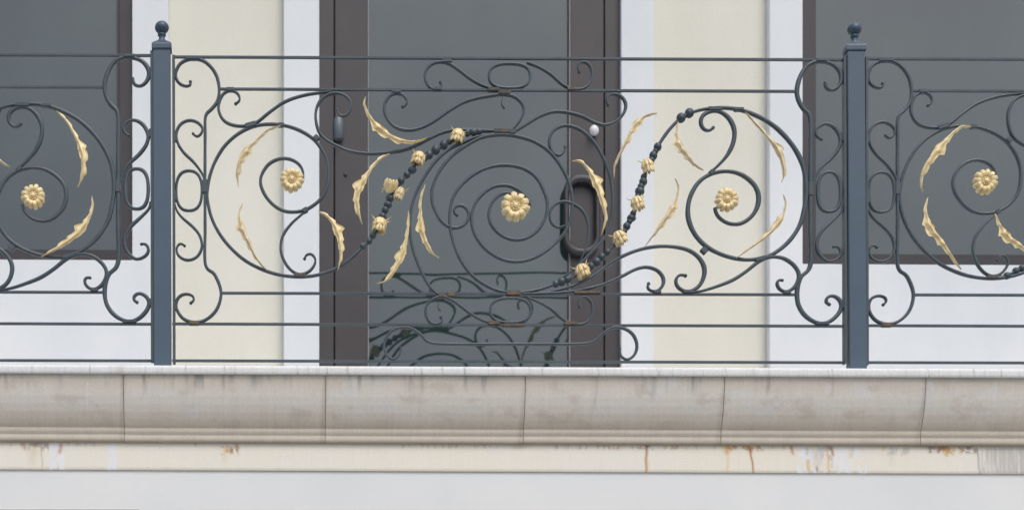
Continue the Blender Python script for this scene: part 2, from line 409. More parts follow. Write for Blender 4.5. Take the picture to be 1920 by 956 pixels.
# ------------------------------------------------------------------ the iron panel, measured from the middle bay
SCROLLS = [
 # corner scrolls running into the upright bar, left then right end
 ([(357,154),(359,159),(350,163),(335,156),(329,140),(337,121),(354,112),(374,112),(390,120.5),(405,140),(411,166),(408,190),(396,206),(385.5,218),(384.6,260),(384.4,345),(384.6,430),(385.3,497),(402,514),(414.5,547),(407,579),(387,599),(364,604.5),(342,596),(330,575),(335,557),(349,551),(362,555),(364,563),(358,568)], 6.4, (3.2, 3.2)),
 ([(1547,156),(1549,166),(1562,170),(1575,158),(1577,140),(1564,123),(1540,116),(1517,121),(1502,140),(1494,169),(1498,191),(1509,208),(1519.5,222),(1519.8,300),(1519.6,420),(1519.5,497),(1502,519),(1494.6,543),(1497,572),(1512,594),(1535,606),(1555,603),(1572,588),(1578,572),(1571.5,559.5),(1559,554),(1549,559.5),(1548,567),(1555,571)], 6.4, (3.2, 3.2)),
 # scroll under second rail, left
 ([(442,195),(448,192),(450,184),(444,174),(432,170.5),(419,176),(411,192),(410,208),(419,226),(436,235),(458,237),(480,231),(504,212),(533,192),(565,180.5),(596,175),(622,173)], 5.6, (3.2, 0)),
 ([(632,206),(634,215),(641,219),(650,216),(657.5,205),(657,191),(646,179.5),(628,175),(609,181),(597,195),(591.5,216),(596,243),(607,259.5),(629,273),(656,284),(689,288.5),(721,287),(754,282.6),(781,273),(806,259.5),(830,249),(852,244.5),(880,244),(926,246)], 5.8, (2.6, 0)),
 ([(755,201),(762,197),(763.5,189),(756,179),(743,175.5),(729.5,181),(721,197),(721,213),(732,232),(749,242),(770,244.5),(792,239),(816.5,226),(842,208),(868,193),(897,184),(921,180),(943,177.5),(964,181.5),(978,193),(982.5,207),(977,223),(966,238),(955,247)], 5.8, (3.2, 0)),
 ([(943,178),(940,196),(945,203)], 3.2, (0, 2.2)),
 ([(1140,198),(1137,187),(1147,177),(1163,180),(1173,194),(1170,212),(1154,229),(1134,235),(1115,230),(1090,218),(1065,211.5),(1038,210),(1011,219),(987,234),(964,248)], 5.8, (2.6, 0)),
 ([(1060,276),(1058,286),(1049,292),(1039,289),(1031.5,277),(1030,261),(1038,245),(1057,236),(1078,239),(1096,249),(1113,266),(1128,290),(1139,315),(1146,341),(1149,375),(1146,410),(1134,445),(1105,477),(1076,505),(1045,527)], 5.6, (3.2, 0)),
 # long spiral from the middle rosette to the small curl on its left
 ([(985,398),(995,388),(987,371),(971,356),(951,348),(927,350),(907,362),(891,381.6),(884,407),(888.5,435),(903,459),(925,478),(951,489),(979,490),(1007,481),(1034,463),(1058,437),(1071,407),(1073,372),(1067,343),(1056,319),(1040,295),(1021,277),(997.5,264),(970,256),(943,253),(916,255),(894,262),(868,277),(845,295),(826,318),(814,342),(809.5,360),(810.5,380),(819,402),(834,421),(854,428),(872,420),(879.5,404),(874,390),(862,385),(852,390),(851,399),(857,404)], 6.2, (0, 3.0)),
 ([(968,366),(948,362),(932,369),(920,385),(916.5,407),(925,427),(943,443),(967,450),(991,445),(1011,429),(1023,406),(1026.5,380),(1018,354),(1006,333),(987,318.5),(965,311.6),(943,310),(921,313),(897,322),(878,335),(862,351),(850,369),(843.6,395),(843.6,423),(849.6,453),(863.5,487),(884,515),(911,535),(938,546),(966,550)], 6.2, (0, 0)),
 # left outer arc of the middle round
 ([(926,251),(895,257),(868,267.5),(841,281),(819,300),(803,321),(787,348),(775,376),(769,407),(769,439),(775,471),(787,503),(802,532),(820,551),(840,556)], 5.8, (0, 0)),
 # small curl with arc by the door pull
 ([(1058,424),(1047,427),(1035,420),(1030.5,403),(1038,386),(1055,378),(1075,383),(1092,395),(1102,415),(1104,437),(1100,460),(1088,490)], 5.0, (2.2, 0)),
 # left round: spiral to its rosette, and the scroll inside it
 ([(569,340),(568,321),(559,307),(542.6,298.5),(523,298.5),(504,308),(491,327),(488.5,345),(498,368),(517,388),(541,397.5),(572,394),(599,376),(612.5,354),(616,328),(613.5,304),(604,282),(588,261.5),(565,246.5),(539,237),(513,233.5),(487,235),(461.5,243),(439,257),(419,277),(403,304),(393.5,330),(389.5,352),(389,375),(398,412),(419,449),(451,482),(486,503),(525,515.5),(566,519),(602,514),(632,502.5),(659.5,483),(681,462),(698,446)], 6.2, (0, 0)),
 ([(573,396),(545,421),(529,446),(527,474),(541,502),(561,514.5),(581,508),(592,490),(585,476.5),(573,478),(571,485.5)], 5.4, (0, 3.0)),
 # right round
 ([(1340,390),(1342,398),(1348,408),(1363,418),(1384,420.5),(1403,411.5),(1417,395),(1422.5,374),(1418,353),(1403,336),(1382,324.5),(1357,321.5),(1332,327),(1311,341),(1297,362),(1290.5,384),(1290,406),(1297,429),(1311,450),(1330,466),(1355,478),(1383,485.5),(1408,487),(1437,482),(1462,468),(1484,447),(1501,419),(1508.5,390),(1512,360),(1510,331),(1503,304),(1490,279),(1471,255),(1449,235),(1425,220.5),(1398,209.5),(1370.5,203.5),(1343,203),(1316,206),(1293,212.6)], 6.6, (0, 0)),
 ([(1337,240),(1330,246),(1319,242.5),(1313.5,231),(1317,218),(1327,211),(1343,208.5),(1358,214),(1370.5,227.6),(1377,246),(1375,267),(1365,289),(1351,306),(1334,322)], 6.4, (3.4, 0)),
 # sprays rising from the foot of the middle round to the right
 ([(980,551),(1040,549.5),(1083,545),(1129,534),(1164,519),(1193,504.5),(1214,501),(1233,507.5),(1244,522),(1242,537),(1231,546),(1219,545),(1212.5,538),(1216,532)], 5.8, (0, 3.4)),
 ([(1030,548),(1062,540),(1088,530),(1113,517),(1146.6,492),(1182,474),(1218,464),(1253,462),(1288,468),(1310,482.6),(1320.5,502),(1319,521),(1310,537),(1295,546),(1279,544.5),(1268,534),(1268,521),(1276,514.5),(1285,517)], 6.2, (0, 3.6)),
 ([(1300,548),(1318,545),(1344,537),(1374,525),(1399,509),(1422,491),(1445,482),(1468,484),(1487,496),(1497.5,512),(1496.5,527),(1487,541),(1474,547),(1462,543),(1456,532),(1460,524),(1467,525.5)], 5.8, (0, 2.8)),
 # scrolls beside the left stile and beside the right one
 ([(362,251),(369,258),(377,252),(380,241),(372,231),(356,226),(339,233),(330.5,250),(333.5,269),(345,287),(361,302),(374,318),(382,332),(384,348)], 5.4, (2.8, 0)),
 ([(328,383),(332,396),(341,408),(361,425),(375,443),(378.5,465),(368,483),(350,488),(334,479),(331,464),(339,456),(346,461)], 5.4, (0, 2.8)),
 ([(1540,262),(1531,256),(1530,243),(1546,232.5),(1564,239),(1575,257),(1574,275),(1560.5,295),(1539,315),(1530,330),(1523,348)], 5.4, (2.8, 0)),
 ([(1580,385),(1577,398),(1560,415),(1541,433),(1531,455),(1536,477),(1553,491),(1571,485),(1577,473),(1571,462.5),(1563,463)], 5.4, (0, 2.8)),
 # bottom row between fourth and fifth rail
 ([(752,652),(749,665),(738,674),(726,667),(719.5,648),(727,628),(743,616),(768,614.5),(790,628),(803,641),(840,645),(957,645),(1075,645),(1111,641),(1125,629),(1147,614.5),(1171,616),(1187.5,628),(1194.5,648),(1189,666),(1175,674.5),(1163,666),(1162.5,653)], 5.4, (2.6, 2.6)),
]
def freize(dx, dy):
    return [
     ([(826+dx,155+dy),(829+dx,163+dy),(818+dx,168+dy),(807+dx,166+dy),(798+dx,153+dy),(797+dx,138+dy),(805+dx,124+dy),(821+dx,117+dy),(840+dx,119+dy),(859+dx,131+dy),(880+dx,147+dy),(902+dx,160+dy),(926+dx,168+dy)], 5.4, (3.4, 0)),
     ([(988+dx,118+dy),(1011+dx,127+dy),(1033+dx,140+dy),(1052+dx,157+dy),(1070+dx,167+dy),(1090+dx,168+dy),(1104+dx,160+dy),(1110+dx,145+dy),(1109+dx,129+dy),(1099+dx,117+dy),(1087+dx,118+dy),(1083+dx,127+dy),(1086+dx,136+dy)], 5.4, (0, 3.0)),
    ]
SCROLLS += freize(0, 0) + freize(1, 440)
OVALS = [(955.5,143,39,23), (957,582,38,23), (354.5,358,24,37.5), (1554.5,360.5,21.5,37.5)]

LEAVES = {  # name: points, broad spot, width, frilled side, mat
 'l1': ([(526,238),(503,247),(483,266),(463,287),(450,308),(445,330),(447,353)], 0.58, 10, -1, 'gold_pale'),
 'l2': ([(455,383),(449,404),(454,434),(467,461),(480,486),(500,508)], 0.36, 9, 1, 'gold_pale'),
 'l3': ([(596,398),(614,410),(629,432),(637,460),(638,486),(633,508)], 0.42, 11, -1, 'gold'),
 'l4': ([(685.5,183),(683,197),(689,216),(703,239),(724,257),(743,267),(767,270.5),(787,266.5),(805,258)], 0.42, 10, 1, 'gold'),
 'l5': ([(730,291),(712,302),(695,322),(682,343),(672,361),(669,380),(671.5,400),(679,422)], 0.55, 11, 1, 'gold'),
 'l6': ([(766,397),(764,435),(755,477),(739,509),(723,529),(706,533)], 0.55, 10, 1, 'gold'),
 'l7': ([(797,348),(788,379),(788,405),(790,435),(800,462),(811,478),(823,485)], 0.56, 9, 1, 'gold'),
 'l8': ([(1072,304),(1087,306),(1101,322),(1112,342),(1120,362),(1126,382),(1131,400),(1133,417),(1126.5,442)], 0.40, 11, -1, 'gold'),
 'l9': ([(1231,215),(1215,218),(1197,230),(1182,250),(1171,272),(1158,296),(1150,316),(1150.5,337)], 0.30, 9, -1, 'gold_pale'),
 'l10': ([(1270.5,230),(1266.5,256),(1272,281),(1285,297),(1300,312),(1318,321)], 0.42, 10, 1, 'gold_pale'),
 'l11': ([(1265,337),(1270.5,352),(1267,371),(1259,393),(1246,413),(1226,440),(1208,463)], 0.45, 9, -1, 'gold_pale'),
 'l12': ([(1396,212),(1414,237),(1435,263),(1454,286),(1464,308),(1468,330),(1464,344)], 0.62, 9, -1, 'gold_pale'),
 'l13': ([(1468,367),(1471,386),(1463,412),(1448,433),(1430,450),(1406,467),(1379,486)], 0.38, 8, 1, 'gold_pale'),
}
LEFT_LEAVES = [
 ([(106,210),(125.5,231),(143,262),(155,291),(157,320),(152,340),(146,352)], 0.60, 10, -1, 'gold'),
 ([(173,370),(174,396),(161,426),(142,447),(108,469),(78,483)], 0.45, 11, 1, 'gold'),
]
RIGHT_LEAVES = [
 ([(1822,239),(1798,242),(1773,264),(1745,297),(1729,323),(1724,345),(1729,361)], 0.50, 11, -1, 'gold'),
 ([(1738,373),(1732,397),(1738,429),(1762,459),(1784,488),(1800,507)], 0.38, 11, 1, 'gold'),
 ([(1864,402),(1870,426),(1883,448),(1904,462),(1922,473),(1946,484)], 0.38, 11, 1, 'gold'),
]
ROSETTES = [(965, 390, 27, 10, 0.2), (547, 340, 22.5, 12, 0.1), (1361, 377, 22, 12, 0.4)]
STEM_L = [(681,462),(698,446),(711,425),(719,403),(728,382),(737,360),(751,341),(767,325),(784,303),(804,291),(819,281),(837,270),(857,258),(876,249),(897,247),(927,246)]
STEM_R = [(1293,212.6),(1277,221.5),(1257,241),(1240,264),(1226,289),(1213,314),(1205,340),(1198,363),(1190,390),(1177,420),(1161,449),(1146,467),(1128,483),(1108,499),(1090,512),(1068,523),(1045,531),(1010,543),(967,550)]
BEADS_L = [(680,462,6),(692,452,5.5),(699,442,5.5),(717,406,6.5),(722,394,6),(727,384,6.5),(731,372,6.5),(744,348,5.5),(752,339,6),(763,328,6),(773,319,6.5),(796,297,5.5),(804,291,6.5),(817,281.5,7),(832,272,7),(843,266,5),(876,249,6),(888,248,6),(898,247,5.5)]
BEADS_R = [(1292.5,212.5,7),(1285,217,4),(1277,221.5,7.5),(1233,276,7),(1229,284,5),(1225,292,7),(1221,301,6),(1207,332,5),(1206,341,7),(1202,350,5.5),(1199.5,359,7),(1196,368,5),(1187,401,5),(1184,409,6.5),(1180,416,5),(1175,424.5,6.5),(1170,434,5),(1139,473,6),(1128,482,6.5),(1119,491,6.5),(1108,499,6),(1064,524,6.5),(1053,528,6.5),(1042,532,5.5)]
BUDS = [(784,300,-0.35,1,26,12.5), (857,258,-0.3,1,27,12.5), (732,351,0.2,-1,22,13), (748,366,-0.35,1,26,9), (711,425,-0.2,1,30,13),
        (1213,314,0.25,1,28,11), (1194,384,0.3,1,28,12), (1161,449,0.5,1,28,13), (1091,511,0.35,0.9,28,13)]
COLLARS = [(432,169,16,7,0),(470,235,22,9,-15),(362,110.5,28,6,0),(364,606,20,7,1),(527,235,12,7,0),(593,260,11,10,45),(743,173,18,6,0),(820,168,16,6,0),(838,116,18,6,0),
           (925,169,22,7,1),(945,174,24,8,1),(940,247,30,8,1),(960,248,12,9,0),(1070,168,14,6,1),(828,554,12,9,1),(845,553,14,9,1),(962,550,26,9,1),(926,606,22,8,1),(962,610,40,6,1),(1070,607,26,7,1),
           (1100,549,50,6,1),(1340,205,26,7,0),(1334,324,10,9,-40),(1320,470,11,12,-45),(1425,486,20,8,-15),(1290,548,20,6,0),(1232,548,14,6,0),(1475,549,14,6,0),(1541,607,26,6,0),
           (1540,114,22,6,0),(384,350,9,26,0),(1519.5,355,9,26,0),(329,258,6,16,0),(329,368,6,20,0),(329,575,6,14,0),(572,395,10,9,-30),(1580,572,6,14,0),(1580,258,6,16,0),(562,517,22,7,1),(1385,206,18,6,0)]
RAILS = [((323,107.5),(1585,113)), ((412,167.5),(1494,172)), ((414,549.5),(1495,552.5)), ((323,607),(1585,611.5)), ((323,676),(1585,679.5))]

def bar(mb, a, b, w, dep, d0=0.0):
    p, q = P(*a), P(*b); t = (q - p).normalized(); n = Vector((t.z, 0, -t.x)) * (w / 2 / S); e = Vector((0, dep / 2, 0)); c = Vector((0, d0, 0))
    mb.hexa([p + n - e + c, q + n - e + c, q - n - e + c, p - n - e + c, p + n + e + c, q + n + e + c, q - n + e + c, p - n + e + c])

def make_panel():
    base = P(954, 690, 0)
    root = empty('balcony_railing', base, 'whole middle section of the dark iron railing, in front of the glazed door', 'railing', 'wrought iron railing panels between posts')
    W = dict(world=base)
    for (a, b) in RAILS:
        mb = MB(); bar(mb, a, b, 4.4, 0.009); mb.build('rail', M['iron'], root, bevel=0.0008, **W)
    for x in (325.5, 1582.5):
        mb = MB(); bar(mb, (x, 106), (x + 1.2, 682), 5.0, 0.024); mb.build('stile', M['iron'], root, bevel=0.001, **W)
    for (pts, w, balls) in SCROLLS:
        mb = MB()
        ribbon(mb, pts, w, 0.014, (0.62 if balls[0] else 0.55, 0.62 if balls[1] else 0.55), balls)
        mb.build('scroll', M['iron'], root, smooth=True, **W)
    for (cx, cy, rx, ry) in OVALS:
        mb = MB(); ribbon(mb, oval_pts(cx, cy, rx, ry), 5.2, 0.014, closed=True); mb.build('oval_ring', M['iron'], root, smooth=True, **W)
    for i, (x, y, w, h, r) in enumerate(COLLARS):
        mb = MB(); c = P(x, y, 0); a = math.radians(0 if r == 1 else -r)
        u = Vector((math.cos(a), 0, math.sin(a))) * (w / 2 / S); v = Vector((-math.sin(a), 0, math.cos(a))) * (h / 2 / S); e = Vector((0, 0.0095, 0))
        mb.hexa([c - u - v - e, c + u - v - e, c + u + v - e, c - u + v - e, c - u - v + e, c + u - v + e, c + u + v + e, c - u + v + e])
        mb.build('collar', M['rust'] if r == 1 else M['iron'], root, bevel=0.002, **W)
    for (path, beads, sel) in ((STEM_L, BEADS_L, 0), (STEM_R, BEADS_R, 1)):
        mb = MB(); ribbon(mb, path, 5.6, 0.012, (1, 1)); st = mb.build('beaded_stem', M['iron'], root, smooth=True, **W)
        for (x, y, r) in beads:
            mb = MB(); p = P(x, y, 0); mb.sphere(p, r * 1.18 / S, 0.92 + 0.22 * random.random(), 1.0, 0.9 + 0.22 * random.random(), 12, 8)
            mb.build('bead', M['iron'], st, smooth=True, **W)
    for i, (x, y, dx, dy, L, w) in enumerate(BUDS):
        bud_mesh(x, y, dx, dy, L, w, i).build('flower_bud', M['gold'] if i != 3 else M['gold_pale'], root, smooth=True, **W)
    for k, (pts, wd, wm, sd, mt) in LEAVES.items():
        o = leaf_mesh(pts, wd, wm, sd, seed=hash_(k)).build('acanthus_leaf', M[mt], root, smooth=True, **W); o['_k'] = k
    for (x, y, r, n, rot) in ROSETTES:
        q = P(x, y, 0)
        o = rosette_mesh(x, y, r, n, rot).build('rosette', M['gold'], root, smooth=True, world=q); o.location = q - base
        boss_mesh(x, y, r, -0.012).build('flower_centre', M['gold'], o, smooth=True, world=q)
    return root, base

def hash_(k): return sum(ord(c) * (i + 3) for i, c in enumerate(k))

def copy_tree(o, parent=None, skip=()):
    c = o.copy(); col.objects.link(c); c.parent = parent
    for ch in list(o.children):
        if ch.get('_k') in skip: continue
        copy_tree(ch, c, skip)
    return c

panel, pbase = make_panel()
lp = copy_tree(panel, None, ('l12', 'l13'))
lp.location = P(954 - 1298, 686.8, 0); lp.scale = (1, 1, 1.0085)
tag(lp, 'section of iron railing running off the left edge, in front of the left window')
rp = copy_tree(panel, None, ('l1', 'l2', 'l3'))
rp.location = P(954 + 1298, 693.3, 0)
tag(rp, 'section of iron railing running off the right edge, in front of the right window')
bpy.context.view_layer.update()
for pn in (lp, rp):
    for ch in pn.children:
        if ch.name.startswith('rosette'): ch.rotation_euler = (random.uniform(-.05, .05), random.uniform(0, 6), random.uniform(-.05, .05)); ch.scale = (1.04, 1, 1.0)
def extra(root, leaves, scale=1.0):
    for i, (pts, wd, wm, sd, mt) in enumerate(leaves):
        mb = leaf_mesh(pts, wd, wm, sd, seed=i * 7 + len(leaves))
        if scale != 1.0:
            b = root.location
            mb.v = [Vector((v.x, v.y, b.z + (v.z - b.z) / scale)) for v in mb.v]
        mb.build('acanthus_leaf', M[mt], root, smooth=True, world=root.location)
extra(lp, LEFT_LEAVES, 1.0085); extra(rp, RIGHT_LEAVES)
# the right panel's stem leaves its round lower down, with beads that show at the picture's edge
mb = MB(); ribbon(mb, [(1866,520),(1888,517),(1906,507),(1921,500),(1945,486),(1966,468),(1979,462)], 5.4, 0.012, (1, 1))
st = mb.build('beaded_stem', M['iron'], rp, smooth=True, world=rp.location)
for (x, y, r) in ((1888, 517, 7), (1905, 508, 7), (1916, 503, 6.5), (1928, 496, 6.5)):
    mb = MB(); mb.sphere(P(x, y, 0), r / S, 1.05, 1, 0.98, 12, 8); mb.build('bead', M['iron'], st, smooth=True, world=rp.location)
for o in bpy.data.objects:
    if '_k' in o: del o['_k']

# ------------------------------------------------------------------ posts
def make_post(x, dxb, dy, label):
    base = P(x + dxb, 692, 0)
    root = empty('railing_post', base, label, 'railing post', 'square railing posts with ball finials')
    mb = MB(); h = 16.3 / S
    t = P(x, 97 + dy, 0); bz = base.z - 0.02
    mb.hexa([(base.x - h, -0.018, bz), (base.x + h, -0.018, bz), (t.x + h, -0.018, t.z), (t.x - h, -0.018, t.z),
             (base.x - h, 0.018, bz), (base.x + h, 0.018, bz), (t.x + h, 0.018, t.z), (t.x - h, 0.018, t.z)])
    mb.build('shaft', M['post'], root, bevel=0.002, world=base)
    # cap: square block that sweeps in to the neck
    mb = MB(); rows = [(18.2, 97.5, .020), (18.6, 95, .0215), (18.6, 88, .0215), (17.6, 85, .0205), (13.5, 82.5, .017), (9, 80, .0135), (6.5, 77, .0105)]
    vs = []
    for (w, y, d) in rows:
        z = P(x, y + dy, 0).z; w /= S
        vs += [(t.x - w, -d, z), (t.x + w, -d, z), (t.x + w, d, z), (t.x - w, d, z)]
    fs = [(0, 1, 2, 3)[::-1]]
    for i in range(len(rows) - 1):
        for j in range(4): fs.append((i * 4 + j, i * 4 + (j + 1) % 4, i * 4 + 4 + (j + 1) % 4, i * 4 + 4 + j))
    fs.append(tuple(len(vs) - 4 + j for j in range(4)))
    mb.add(vs, fs); mb.build('cap', M['post'], root, bevel=0.0008, world=base)
    mb = MB(); z0 = P(x, 78 + dy, 0).z
    prof = [(6.6, 0), (5.8, 2), (5.4, 6), (5.7, 9), (7.6, 10.5), (7.8, 12.5), (6.6, 14)]
    for k in range(13):
        a = -math.pi / 2 * 0.72 + (math.pi / 2 * 1.72) * k / 12
        prof.append((max(0.05, 13.2 * math.cos(a)), 25.5 + 11.6 * math.sin(a)))
    mb.lathe((t.x, 0, z0), [(r / S, z / S) for r, z in prof]); mb.build('finial', M['post'], root, smooth=True, world=base)
    return root
make_post(303.5, 1.8, 0, 'slate blue square post with ball finial, against the cream wall')
make_post(1602, 4.0, 3, 'slate blue square post with ball finial, in front of the dark right window')

# ------------------------------------------------------------------ house front
house = empty('house', P(880, 690, 0.97), 'cream house front with white surrounds, a dark framed glass door and two windows', 'house')
HW = dict(world=house.location.copy())

def slab_cells(mb, xs, ys, solid, d0, d1, dref=None, sl=0.0):
    """wall made of a grid of cells; solid(i, j) says which are wall"""
    dref = d0 if dref is None else dref
    def pt(x, y, d):
        p = P(x, y + sl * (x - 880), dref); return (p.x, d, p.z)
    nx, ny = len(xs) - 1, len(ys) - 1
    idx = {}
    def V(i, j, k):
        if (i, j, k) not in idx:
            idx[(i, j, k)] = len(mb.v); mb.v.append(Vector(pt(xs[i], ys[j], d1 if k else d0)))
        return idx[(i, j, k)]
    ok = lambda i, j: 0 <= i < nx and 0 <= j < ny and solid(i, j)
    for i in range(nx):
        for j in range(ny):
            if not ok(i, j): continue
            mb.f.append((V(i, j, 0), V(i + 1, j, 0), V(i + 1, j + 1, 0), V(i, j + 1, 0)))
            mb.f.append((V(i, j, 1), V(i, j + 1, 1), V(i + 1, j + 1, 1), V(i + 1, j, 1)))
            if not ok(i - 1, j): mb.f.append((V(i, j, 0), V(i, j + 1, 0), V(i, j + 1, 1), V(i, j, 1)))
            if not ok(i + 1, j): mb.f.append((V(i + 1, j, 0), V(i + 1, j, 1), V(i + 1, j + 1, 1), V(i + 1, j + 1, 0)))
            if not ok(i, j - 1): mb.f.append((V(i, j, 0), V(i, j, 1), V(i + 1, j, 1), V(i + 1, j, 0)))
            if not ok(i, j + 1): mb.f.append((V(i, j + 1, 0), V(i + 1, j + 1, 0), V(i + 1, j + 1, 1), V(i, j + 1, 1)))

TOP = -1500
SL = 0.0055
# openings, left window / door / right window, in measures at the surrounds' face
LW, DR, RW = (-330, 248), (598.5, 1165), (1505, 2090)
HEAD = -420
xs = [-900, LW[0] + 6, LW[1] - 3, DR[0] - 3, DR[1] + 3, RW[0] - 3, RW[1] + 6, 2800]
ys = [TOP, HEAD, 491, 790]
mb = MB(); slab_cells(mb, xs, ys, lambda i, j: not ((j == 1 and i in (1, 3, 5)) or (j == 2 and i == 3)), 0.975, 1.20, 0.93, SL)
mb.build('stucco_wall', M['cream'], house, **HW)

def surround(x0, x1, ox, drop, name='white_surround'):
    mb = MB(); xs = [x0, ox[0], ox[1], x1]; ys = [HEAD - 75, HEAD, 491, 790]
    slab_cells(mb, xs, ys, lambda i, j: not (i == 1 and (j == 1 or (j == 2 and drop))), 0.93, 0.9725, None, SL)
    mb.build(name, M['white'], house, bevel=0.002, **HW)
surround(-400, 316, LW, False); surround(532, 1226, DR, True); surround(1443, 2160, RW, False)

def frame_and_glass(name, ox, bottom, fl, fr, fb, label):
    c = P((ox[0] + ox[1]) / 2, bottom, 0.97)
    w = empty(name, c - house.location, None); w.parent = house
    if label: w['label'] = label
    wl = dict(world=c)
    d0, d1 = 0.958, 1.05
    def bx(part, m, xa, xb, yt, yb, a, b, bev=0.0):
        mm = MB(); mm.pbox(xa, xb, yt, yb, a, b, SL); return mm.build(part, m, w, bevel=bev, **wl)
    # frame: two stiles, head and bottom rail butted together in one mesh
    mm = MB()
    xs = [ox[0] - 12, ox[0] + fl, ox[1] - fr, ox[1] + 8]; ys = [HEAD - 12, HEAD + 28, bottom - fb, bottom + 10]
    slab_cells(mm, xs, ys, lambda i, j: not (i == 1 and j == 1), d0, d1, None, SL)
    mm.build('frame', M['brown_dark'], w, bevel=0.002, **wl)
    # narrow inner sash
    mm = MB()
    xs = [ox[0] + fl - 1, ox[0] + fl + 5, ox[1] - fr - 5, ox[1] - fr + 1]; ys = [HEAD + 27, HEAD + 33, bottom - fb - 5, bottom - fb + 1]
    slab_cells(mm, xs, ys, lambda i, j: not (i == 1 and j == 1), d0 + 0.012, d1, None, SL)
    mm.build('sash', M['brown_dark'], w, bevel=0.001, **wl)
    mm = MB(); mm.pbox(ox[0] + fl, ox[1] - fr, HEAD + 28, bottom - fb, 0.985, 0.995, SL)
    mm.build('glass_pane', M['glass'], w, **wl)
frame_and_glass('window', LW, 491, 24, 24, 14, 'left window cut off by the picture edge')
frame_and_glass('window', RW, 491, 20, 24, 14, 'right window behind the second post')

# door: fixed frame, leaf with one tall pane
c = P(880, 740, 0.97)
door = empty('door', c - house.location); door.parent = house; door['label'] = 'dark brown framed full height glass door'
dw = dict(world=c)
mm = MB(); slab_cells(mm, [590, 625.6, 1134.4, 1176], [HEAD - 12, HEAD + 28, 790], lambda i, j: not (i == 1 and j == 1), 0.958, 1.06, None, SL)
mm.build('frame', M['brown'], door, bevel=0.002, **dw)
mm = MB(); mm.pbox(624, 1136, HEAD + 20, 789, 1.03, 1.04, SL); mm.build('rebate', M['black'], door, **dw)
mm = MB(); slab_cells(mm, [628, 690, 1069, 1132], [HEAD + 31, HEAD + 92, 702, 788], lambda i, j: not (i == 1 and j == 1), 0.964, 1.015, None, SL)
mm.build('leaf', M['brown'], door, bevel=0.003, **dw)
mm = MB(); slab_cells(mm, [689.5, 691.6, 1067.2, 1069.5], [HEAD + 91, HEAD + 94, 700, 703], lambda i, j: not (i == 1 and j == 1), 0.9625, 1.0, None, SL)
mm.build('glazing_bead', M['bead_strip'], door, **dw)
mm = MB(); mm.pbox(690, 1069, HEAD + 91, 703, 0.984, 0.996, SL); mm.build('glass_pane', M['glass'], door, **dw)
# pull: rounded loop standing off the leaf
def rr_loop(x0, x1, y0, y1, r, n=8):
    pts = []
    for (cx, cy, a0) in ((x1 - r, y0 + r, -90), (x1 - r, y1 - r, 0), (x0 + r, y1 - r, 90), (x0 + r, y0 + r, 180)):
        for k in range(n + 1):
            a = math.radians(a0 + 90 * k / n); pts.append((cx + r * math.cos(a), cy + r * math.sin(a)))
    return pts
def loop_solid(outer, inner, do0, do1, di0):
    mb = MB(); n = len(outer)
    vs = [tuple(P(*p, do0)) for p in outer]
    dref = do0
    def q(p, d):
        w = P(*p, dref); return (w.x, d, w.z)
    vs = [q(p, do0 + 0.006) for p in outer] + [q(((o[0] * 3 + i[0]) / 4, (o[1] * 3 + i[1]) / 4), do0) for o, i in zip(outer, inner)] \
       + [q(((o[0] + i[0] * 3) / 4, (o[1] + i[1] * 3) / 4), do0) for o, i in zip(outer, inner)] + [q(p, di0) for p in inner] + [q(p, do1) for p in inner] + [q(p, do1) for p in outer]
    fs = []
    for k in range(6):
        for i in range(n):
            j = (i + 1) % n; a, b = k * n, ((k + 1) % 6) * n
            fs.append((a + i, a + j, b + j, b + i))
    mb.add(vs, fs); return mb
loop_solid(rr_loop(1058, 1126, 326, 477, 30), rr_loop(1067, 1117, 340, 464, 23), 0.930, 0.955, 0.936).build('handle', M['handle'], door, smooth=True, **dw)
for y in (338, 468):
    mm = MB(); mm.pbox(1085, 1106, y - 7, y + 7, 0.945, 0.966); mm.build('handle_mount', M['handle'], door, bevel=0.002, **dw)
mm = MB(); p = P(635, 262, 0.950); mm.lathe((p.x, 0.952, p.z), [(.016, 0), (.0185, .003), (.0185, .078), (.016, .082), (.008, .083), (.008, .092)], 18)
mm.build('hinge', M['steel'], door, smooth=True, **dw)
mm = MB(); p = P(1114, 245, 0.94); mm.sphere(p, 0.020, 0.92, 0.7, 1.05, 20, 12); mm.sphere((p.x, 0.955, p.z), 0.012, 1, 1.4, 1)
mm.build('lock_knob', M['knob'], door, smooth=True, **dw)
mm = MB(); p = P(648, 327, 0.962); mm.sphere(p, 0.008, 1, 0.5, 1.1, 14, 8)
mm.build('screw_cap', M['handle'], door, smooth=True, **dw)

# lower storey in front plane, under the balcony
mb = MB(); p0 = P(-900, 886, 0.0); p1 = P(2800, 886, 0.0)
z0, z1 = P(0, 881.5, 0).z, P(1920, 889.5, 0).z
k = (z1 - z0) / (P(1920, 0, 0).x - P(0, 0, 0).x); zl = z0 + k * (p0.x - P(0, 0, 0).x); zr = z0 + k * (p1.x - P(0, 0, 0).x)
mb.hexa([(p0.x, -0.025, 0), (p1.x, -0.025, 0), (p1.x, -0.025, zr), (p0.x, -0.025, zl), (p0.x, 1.2, 0), (p1.x, 1.2, 0), (p1.x, 1.2, zr), (p0.x, 1.2, zl)])
mb.build('lower_wall', M['lower'], house, **HW)
for (xa, xb, yt) in ((-260, 263, 954), (368, 1330, 955)):
    mb = MB(); mb.pbox(xa, xb, yt, yt + 40, -0.05, -0.026); mb.build('window_hood', M['lintel'], house, bevel=0.003, **HW)

